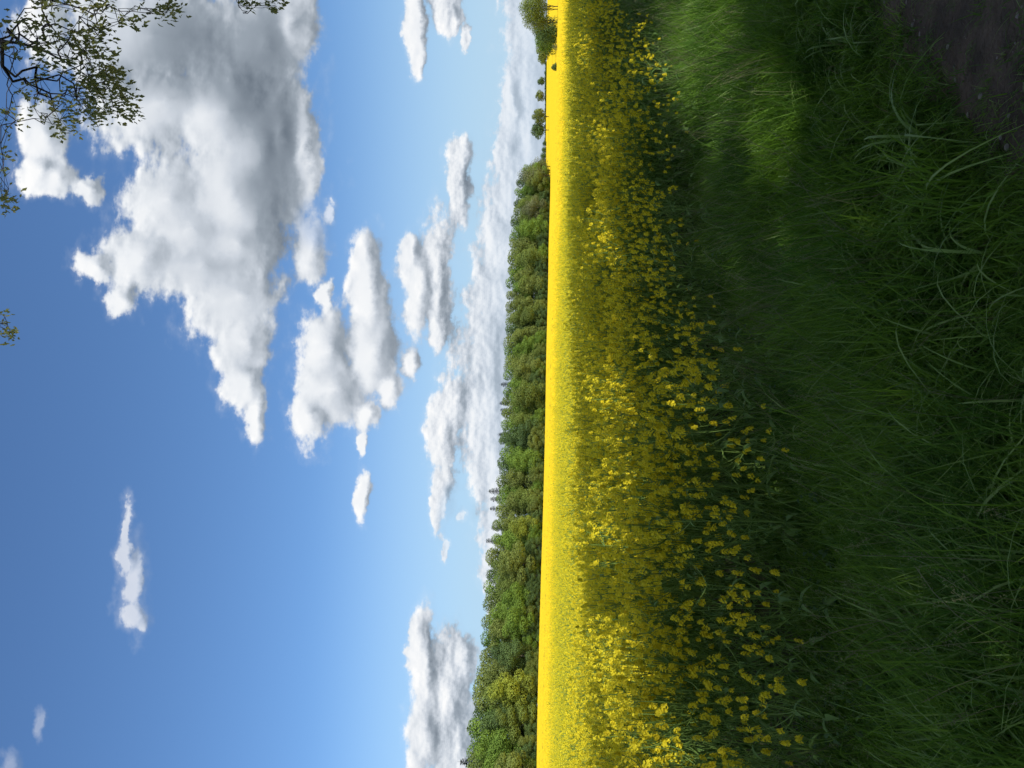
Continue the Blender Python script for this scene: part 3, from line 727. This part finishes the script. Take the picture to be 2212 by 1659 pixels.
# hazel scrub at the foot of the wood
Y = 3150.0
while Y > 700:
    x0, y0 = at(2150, Y, 100); az = math.degrees(math.atan2(x0, y0)); dist = float(np.interp(az, RF_AZ[:6], RF[:6])) + random.uniform(.5, 3)
    x, y = at(2150, Y, dist); kind = random.choice(['dark', 'mid', 'fresh', 'dark', 'olive'])
    tree("scrub_bush", kind, x, y, random.uniform(4.5, 8), 1.3, "low leafy bush at the foot of the wood " + zone(Y), "bushes at the foot of the wood " + zone(Y), cat="bush")
    Y -= 30 * 250 / dist * random.uniform(.8, 1.3)
for back in (9, 17):
    Y = 3160.0
    while Y > 690:
        x0, y0 = at(2150, Y, 100); az = math.degrees(math.atan2(x0, y0)); dist = float(np.interp(az, RF_AZ[:6], RF[:6])) + back + random.uniform(-1, 2)
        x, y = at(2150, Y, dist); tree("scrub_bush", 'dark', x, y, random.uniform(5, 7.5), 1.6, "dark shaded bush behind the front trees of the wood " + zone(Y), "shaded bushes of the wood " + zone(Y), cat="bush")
        Y -= 48 * 250 / dist
# spruces rising over the skyline
for i, (Y, X) in enumerate(((1515, 1966), (1590, 1961), (1616, 1964), (1631, 1967), (1713, 1957), (1938, 1917), (1968, 1924), (2007, 1922), (2083, 1928), (2134, 1907), (2545, 1895), (2878, 1827), (3009, 1801))):
    x0, y0 = at(2150, Y, 100); az = math.degrees(math.atan2(x0, y0)); dist = float(np.interp(az, RF_AZ[:6], RF[:6])) + 26
    x, y = at(2150, Y, dist); H = height_for(X, Y, dist, float(gz(x, y)))
    tree("spruce_tree", 'spruce', x, y, H * 1.0, random.uniform(.9, 1.15), ["small dark spruce tip farthest up the wood", "grey spruce tip, first of three close together", "spruce tip, middle one of three close together", "spruce tip, last of three close together", "lone spruce tip between the two groups of three",
      "first and upper spruce of the tall trio over the skyline", "middle spruce of the tall trio over the skyline", "lowest spruce of the tall trio over the skyline", "short spruce just below the tall trio", "broad dark spruce, second below the tall trio", "thin spruce alone on the skyline midway to the bottom edge",
      "short spruce on the skyline near the bottom edge", "tallest dark spruce cut by the bottom edge of the picture"][i] + (" on the skyline of the wood" if i < 5 else ""))

# open-grown trees at the right end of the field
proto('openA', 3001, leafc='mid', r0=.36, z0=.34, lobes=22, nleaf=9000, leaf=.022, multi=2, spreadx=.10, rad=.016)
proto('openA', 3003, leafc='olive', r0=.34, z0=.36, lobes=20, nleaf=6500, leaf=.022, multi=2, spreadx=.08, rad=.015)
proto('bushB', 3005, leafc='dark', r0=.50, z0=.06, lobes=16, nleaf=6000, leaf=.04)
proto('bushB', 3007, leafc='fresh', r0=.50, z0=.14, lobes=16, nleaf=6000, leaf=.04)
proto('lone', 3010, leafc='dark', r0=.40, z0=.30, lobes=10, nleaf=3500, leaf=.05, rad=.02)
proto('lone', 3012, leafc='olive', r0=.40, z0=.26, lobes=10, nleaf=3200, leaf=.05, rad=.02)
proto('sparse', 3015, leafc='brown', r0=.42, z0=.2, lobes=18, nleaf=3600, leaf=.026, rad=.016)
def named(name, kind, var, Xtop, Xbase_ignored, Y, dist, W, label, cat="tree"):
    x, y = at(2150, Y, dist); zb = float(gz(x, y)); H = height_for(Xtop, Y, dist, zb); return tree(name, kind, x, y, H, W, label, None, var, cat=cat)
named("ash_tree", 'openA', 0, 2046, 0, 30, 258, .95, "broad green tree on bare double trunks in the field at the top edge")
named("ash_tree", 'openA', 1, 2058, 0, 84, 262, .8, "sparse grey-green tree on twin bare trunks beside the broadest field tree")
named("ash_tree", 'openA', 1, 2050, 0, -30, 264, .9, "grey-green field tree cut by the picture edge beside the broadest one")
named("hawthorn_bush", 'bushB', 0, 2100, 0, 122, 275, 1.1, "dark spreading bush leaning out of the field tree group at the top edge", "bush")
named("hawthorn_bush", 'bushB', 1, 2108, 0, 160, 300, 1.25, "fresh green round bush at the lower tip of the field tree group", "bush")
named("field_tree", 'lone', 1, 2112, 0, 205, 420, 1.0, "olive round tree on a thin stem next to the green bush")
named("field_tree", 'sparse', 0, 2110, 0, 186, 640, 1.0, "far bluish tree peeping over the green bush")
named("field_tree", 'lone', 1, 2118, 0, 232, 700, 1.3, "low olive tree just past the field tree group")
named("field_tree", 'lone', 0, 2116, 0, 322, 880, 1.0, "small dark round tree on the far crest, upper one of the pair")
named("field_tree", 'lone', 1, 2108, 0, 378, 880, 1.15, "grey-green open-crowned tree on the far crest, lower one of the pair")
named("field_tree", 'lone', 1, 2095, 0, 458, 570, 1.05, "bronze leafed tree on a forked stem joined to a dark one")
named("field_tree", 'lone', 0, 2092, 0, 512, 575, 1.05, "dark green tree on a bare stem joined to the bronze one")
named("birch_tree", 'sparse', 0, 2040, 0, 690, 440, .85, "sparse grey-leafed tall tree at the far end of the wood")
named("birch_tree", 'sparse', 0, 2085, 0, 655, 452, 1.0, "smaller sparse tree at the very tip of the wood")
for i, (Y, X) in enumerate(((565, 2136), (590, 2133), (615, 2128), (640, 2122))):
    named("distant_tree", 'bushB', 0, X, 0, Y, 800, 1.2, "low far tree on the crest beyond the tip of the wood")['group'] = "low far trees beyond the tip of the wood"
for i, Y in enumerate(range(250, 560, 9)):
    named("hedge_bush", 'bushB', 0, 2146 - random.uniform(-1, 4), 0, Y, 905, 1.4, "tiny bush of the low hedge on the far crest", "bush")['group'] = "bushes of the far hedge"
for (Y, X, s) in ((184, 2172, 0), (265, 2178, 1)):
    x, y = at(2190, Y, 240); zb = float(gz(x, y)); tree("sapling", 'sparse' if s == 0 else 'lone', x, y, 2.6, 1.0, ["pale sapling standing alone in the yellow crop under the trees", "small dark bush alone in the yellow crop"][s], None, 0, cat="sapling")

# ------------------------------------------------------------------ wayside trees behind and right of the camera: they cast the shade
HOLES = [ # (n, t, z, radius): gaps in the crowns where sunlight reaches the verge and the crop
 (2.7, 6.2, .4, .8), (2.9, 7.8, .4, 1.0), (2.3, 4.9, .35, .55), (3.3, 9.4, .5, .8), (3.1, 11.3, .4, .7), (2.1, 7.2, .4, .6),
 (5.2, 2.4, 1.1, .55), (6.2, 2.9, 1.1, .6), (4.6, 1.9, 1.0, .35), (4.1, 1.2, .8, .28), (5.8, 4.0, 1.1, .35), (7.4, 3.8, 1.1, .5), (6.9, 5.4, 1.1, .3),
 (4.2, 4.6, .9, .16), (4.3, 8.2, 1.0, .35), (4.4, 9.4, 1.0, .3), (3.7, 5.4, .5, .14), (8.3, 6.5, 1.1, .35), (8.5, 9, 1.1, .4), (8.4, 12.5, 1.1, .5), (3.2, 2.0, .4, .06)]
_h = random.Random(21)
for _ in range(26):
    HOLES.append((_h.uniform(1.9, 3.8), _h.uniform(2.5, 13), .4, _h.choice([.06, .09, .13])))
for _ in range(110):
    HOLES.append((_h.uniform(4.6, 9.3), _h.uniform(.5, 26), 1.1, _h.choice([.12, .16, .2, .28, .36])))
def sun_hits(c):
    keep = np.ones(len(c), bool); s = np.array(SUN)
    for (n, t, z, rad) in HOLES:
        k = (c[:, 2] - z) / s[2]; qx = c[:, 0] - s[0] * k; qy = c[:, 1] - s[1] * k; qn, qt = xy_n(qx, qy)
        keep &= ~(((qn - n) ** 2 + ((qt - t) * .8) ** 2) < (rad * (1 + .3 * np.sin(c[:, 0] * 5))) ** 2)
    return keep
def wayside(seed, n, t, H, R, label, nleaf=16000):
    r = np.random.default_rng(seed); bx, by = nt_xy(n, t); base = float(gz(bx, by)); lobes = 26; cs = []; rr = []
    for i in range(lobes):
        u = (i + .5) / lobes; z = 2.4 + (H - 3.6) * u; th = i * 2.4 + r.uniform(-.4, .4); rad = R * .62 * math.sin(math.pi * (.15 + .75 * u)) * r.uniform(.6, 1.1)
        cs.append([rad * math.cos(th), rad * math.sin(th), z]); rr.append(R * r.uniform(.30, .46))
    cs = np.array(cs); rr = np.array(rr); w = rr ** 2; which = r.choice(lobes, nleaf, p=w / w.sum())
    d = unit(r.normal(size=(nleaf, 3))); c = cs[which] + d * (rr[which] * r.uniform(.3, 1.08, nleaf))[:, None]
    wc = c + [bx, by, base]; keep = sun_hits(wc)
    az = np.degrees(np.arctan2(wc[:, 0], wc[:, 1])); keep &= ~((np.abs(az) < 27.5) & (wc[:, 1] > 0) & ((wc[:, 2] - EYE) / np.hypot(wc[:, 0], wc[:, 1]) < .72))
    c, d = c[keep], d[keep]
    cr = MB(); quads_at(c, unit(d + r.normal(size=d.shape) * .8), r.uniform(.16, .34, len(c)), r, .9, 0, cr)
    tr = MB(); top = np.array([r.normal() * .3, r.normal() * .3, H * .8]); mn = bez([0, 0, -.1], [r.normal() * .3, r.normal() * .3, H * .4], top, 10); tube(tr, mn, np.linspace(.24, .05, 10), 10)
    for i, q in enumerate(cs):
        s = mn[int(np.clip(q[2] / H * 9 * .8, 2, 8))]; tube(tr, bez(s, (s + q) / 2 + [0, 0, .3], q, 6), np.linspace(.08, .02, 6), 5)
    e = empty("wayside_tree", (bx, by, base)); link("trunk", tr.mesh("trunk", [M_BARK], True), e); link("crown", cr.mesh("crown", [M_ROWLEAF]), e)
    tag(e, label, "tree", "shade trees along the path outside the picture"); return e
for i, t in enumerate((-16, -11, -6.3, -2, 2.2, 6.0, 13.6, 18, 22.5, 27, 32, 37.5)):
    wayside(700 + i, -5.0 + random.uniform(-.5, .3), t, random.uniform(14.6, 15.9), 5.4, "tall leafy tree of the row shading the path and the verge")

# the tree whose outer branches hang into the picture
def overhang():
    r = np.random.default_rng(77); bx, by = nt_xy(-4.6, 9.8); H = 15.2; O = np.array([bx, by, float(gz(bx, by))])
    e = wayside(790, -4.6, 9.8, H, 5.0, "spring tree hanging its budding outer branches over the path")
    e.name = "overhanging_tree"; del e['group']
    # leafy patches (photo x, y, half sizes, count, depth), 2212 scale
    P = [(30, 90, 55, 60, 34), (90, 60, 40, 55, 18), (150, 90, 60, 50, 42), (195, 130, 50, 50, 52), (215, 185, 45, 40, 56), (160, 205, 50, 45, 40), (240, 225, 38, 30, 26),
         (180, 245, 35, 30, 20), (100, 240, 35, 30, 14), (130, 275, 22, 20, 9), (90, 170, 50, 50, 18), (30, 240, 40, 30, 8), (10, 270, 15, 22, 9), (35, 180, 40, 40, 9),
         (270, 212, 15, 14, 7), (250, 30, 30, 22, 10), (265, 45, 14, 12, 6), (360, 12, 20, 16, 9), (300, 20, 26, 14, 8), (345, 30, 14, 6, 4), (535, 12, 22, 18, 10), (590, 10, 16, 9, 5), (520, 0, 14, 12, 5),
         (6, 360, 8, 22, 9), (8, 420, 12, 20, 8), (12, 445, 10, 9, 4), (10, 715, 16, 22, 10), (2, 690, 8, 10, 4), (210, 70, 24, 22, 14), (190, 20, 30, 20, 16), (120, 5, 40, 20, 10)]
    T = []
    for X, Y, hx, hy, c in P:
        for k in range(int(c * 1.25)):
            xx, yy = X + r.normal() * hx * .5, Y + r.normal() * hy * .5; dd = np.array(ray(xx, yy, 2.16016)); D = 8.2 + r.uniform(-.9, .9) + (yy - 150) * .0012
            T.append(np.array([0, 0, EYE]) + dd / np.linalg.norm(dd) * D)
    T = np.array(T); root = O + np.array([0, 0, 6.2])
    elbow = np.array([0, 0, EYE]) + unit(np.array(ray(-30, -40, 2.16016))[None])[0] * 8.9
    limb = bez(root, (root + elbow) / 2 + [0, 0, 1.1], elbow, 10)
    over = np.array([0, 0, EYE]) + unit(np.array(ray(-60, 400, 2.16016))[None])[0] * 8.3
    limb2 = bez(elbow, (elbow + over) / 2 + [0, .2, .35], over, 8)[1:]
    over2 = np.array([0, 0, EYE]) + unit(np.array(ray(-40, 740, 2.16016))[None])[0] * 8.2
    limb3 = bez(over, (over + over2) / 2 + [0, .1, .2], over2, 6)[1:]
    low = np.array([0, 0, EYE]) + unit(np.array(ray(540, -60, 2.16016))[None])[0] * 8.6
    l0 = bez(limb[3], (limb[3] + low) / 2 + [0, 0, .2], low, 7)[1:]
    into = np.array([0, 0, EYE]) + unit(np.array(ray(95, 70, 2.16016))[None])[0] * 8.4
    l1 = bez(np.array([0, 0, EYE]) + unit(np.array(ray(-40, 95, 2.16016))[None])[0] * 8.6, into + [0, 0, .15], np.array([0, 0, EYE]) + unit(np.array(ray(190, 165, 2.16016))[None])[0] * 8.2, 10)
    nodes = []; par = []; 
    def chain(pts, parent):
        for q in pts: nodes.append(np.asarray(q)); par.append(parent); parent = len(nodes) - 1
        return parent
    chain(limb, -1); e1 = len(nodes) - 1
    a = chain(limb2, e1); chain(limb3, a); chain(l0, 3)
    chain(l1, e1)
    d_el = np.linalg.norm(T - l1[0], axis=1); order = np.argsort(d_el)
    for k in order:
        q = T[k]; A = np.array(nodes); dd = np.linalg.norm(A - q, axis=1) + .12 * np.linalg.norm(A - elbow, axis=1)
        j = int(np.argmin(dd[1:])) + 1; L_ = np.linalg.norm(A[j] - q); ns = max(1, int(L_ / .09))
        pv = A[j]; last = j; sag = r.normal(size=3) * .05 * L_
        for s in range(1, ns + 1):
            f = s / ns; w = A[j] * (1 - f) + q * f + sag * math.sin(math.pi * f) + np.array([0, 0, .10 * L_ * math.sin(math.pi * f)])
            if s < ns: w = w + r.normal(size=3) * .008
            nodes.append(w); par.append(last); last = len(nodes) - 1
    cnt = np.zeros(len(nodes))
    isleaf = np.ones(len(nodes), bool); isleaf[[p for p in par if p >= 0]] = False
    for i in range(len(nodes) - 1, -1, -1):
        if isleaf[i]: cnt[i] += 1
        if par[i] >= 0: cnt[par[i]] += cnt[i]
    rad = .0019 * cnt ** .47
    mb = MB(); 
    for i in range(len(nodes)):
        if par[i] >= 0:
            a, b = nodes[par[i]], nodes[i]; 
            if np.linalg.norm(a - b) < 1e-4: continue
            tube(mb, [a, b], [min(rad[par[i]], rad[i] * 1.6), rad[i]], 5 if rad[i] > .006 else 3)
    # move into the tree's own frame
    for i in range(len(mb.v)): mb.v[i] = mb.v[i] - O
    link("branch", mb.mesh("branch", [M_BARK]), e)
    lf = MB(); tips = np.array([nodes[i] for i in range(len(nodes)) if isleaf[i]]) - O
    C = []; Nn = []; 
    for q in tips:
        k = int(r.integers(6, 11)); c = q + r.normal(size=(k, 3)) * [.045, .045, .045] + [0, 0, -.02]; C.append(c)
    C = np.concatenate(C); n = len(C)
    # hanging leaflets: long axis mostly downward
    ax = unit(np.stack([r.normal(size=n) * .45, r.normal(size=n) * .45, -np.ones(n)], 1)); sd = unit(np.cross(ax, r.normal(size=(n, 3)))); Ln = r.uniform(.03, .062, n)[:, None]; W = Ln * .27
    nn = np.cross(ax, sd)
    v = np.stack([C, C + ax * Ln * .45 - sd * W, C + ax * Ln + nn * Ln * .1, C + ax * Ln * .45 + sd * W], 1).reshape(-1, 3); lf.add(v, np.arange(4 * n).reshape(-1, 4))
    quads_at(C, unit(r.normal(size=C.shape)), .034, r, .7, 0, lf)
    link("foliage", lf.mesh("foliage", [M_YOUNG]), e)
overhang()
print("objects", len(bpy.data.objects))
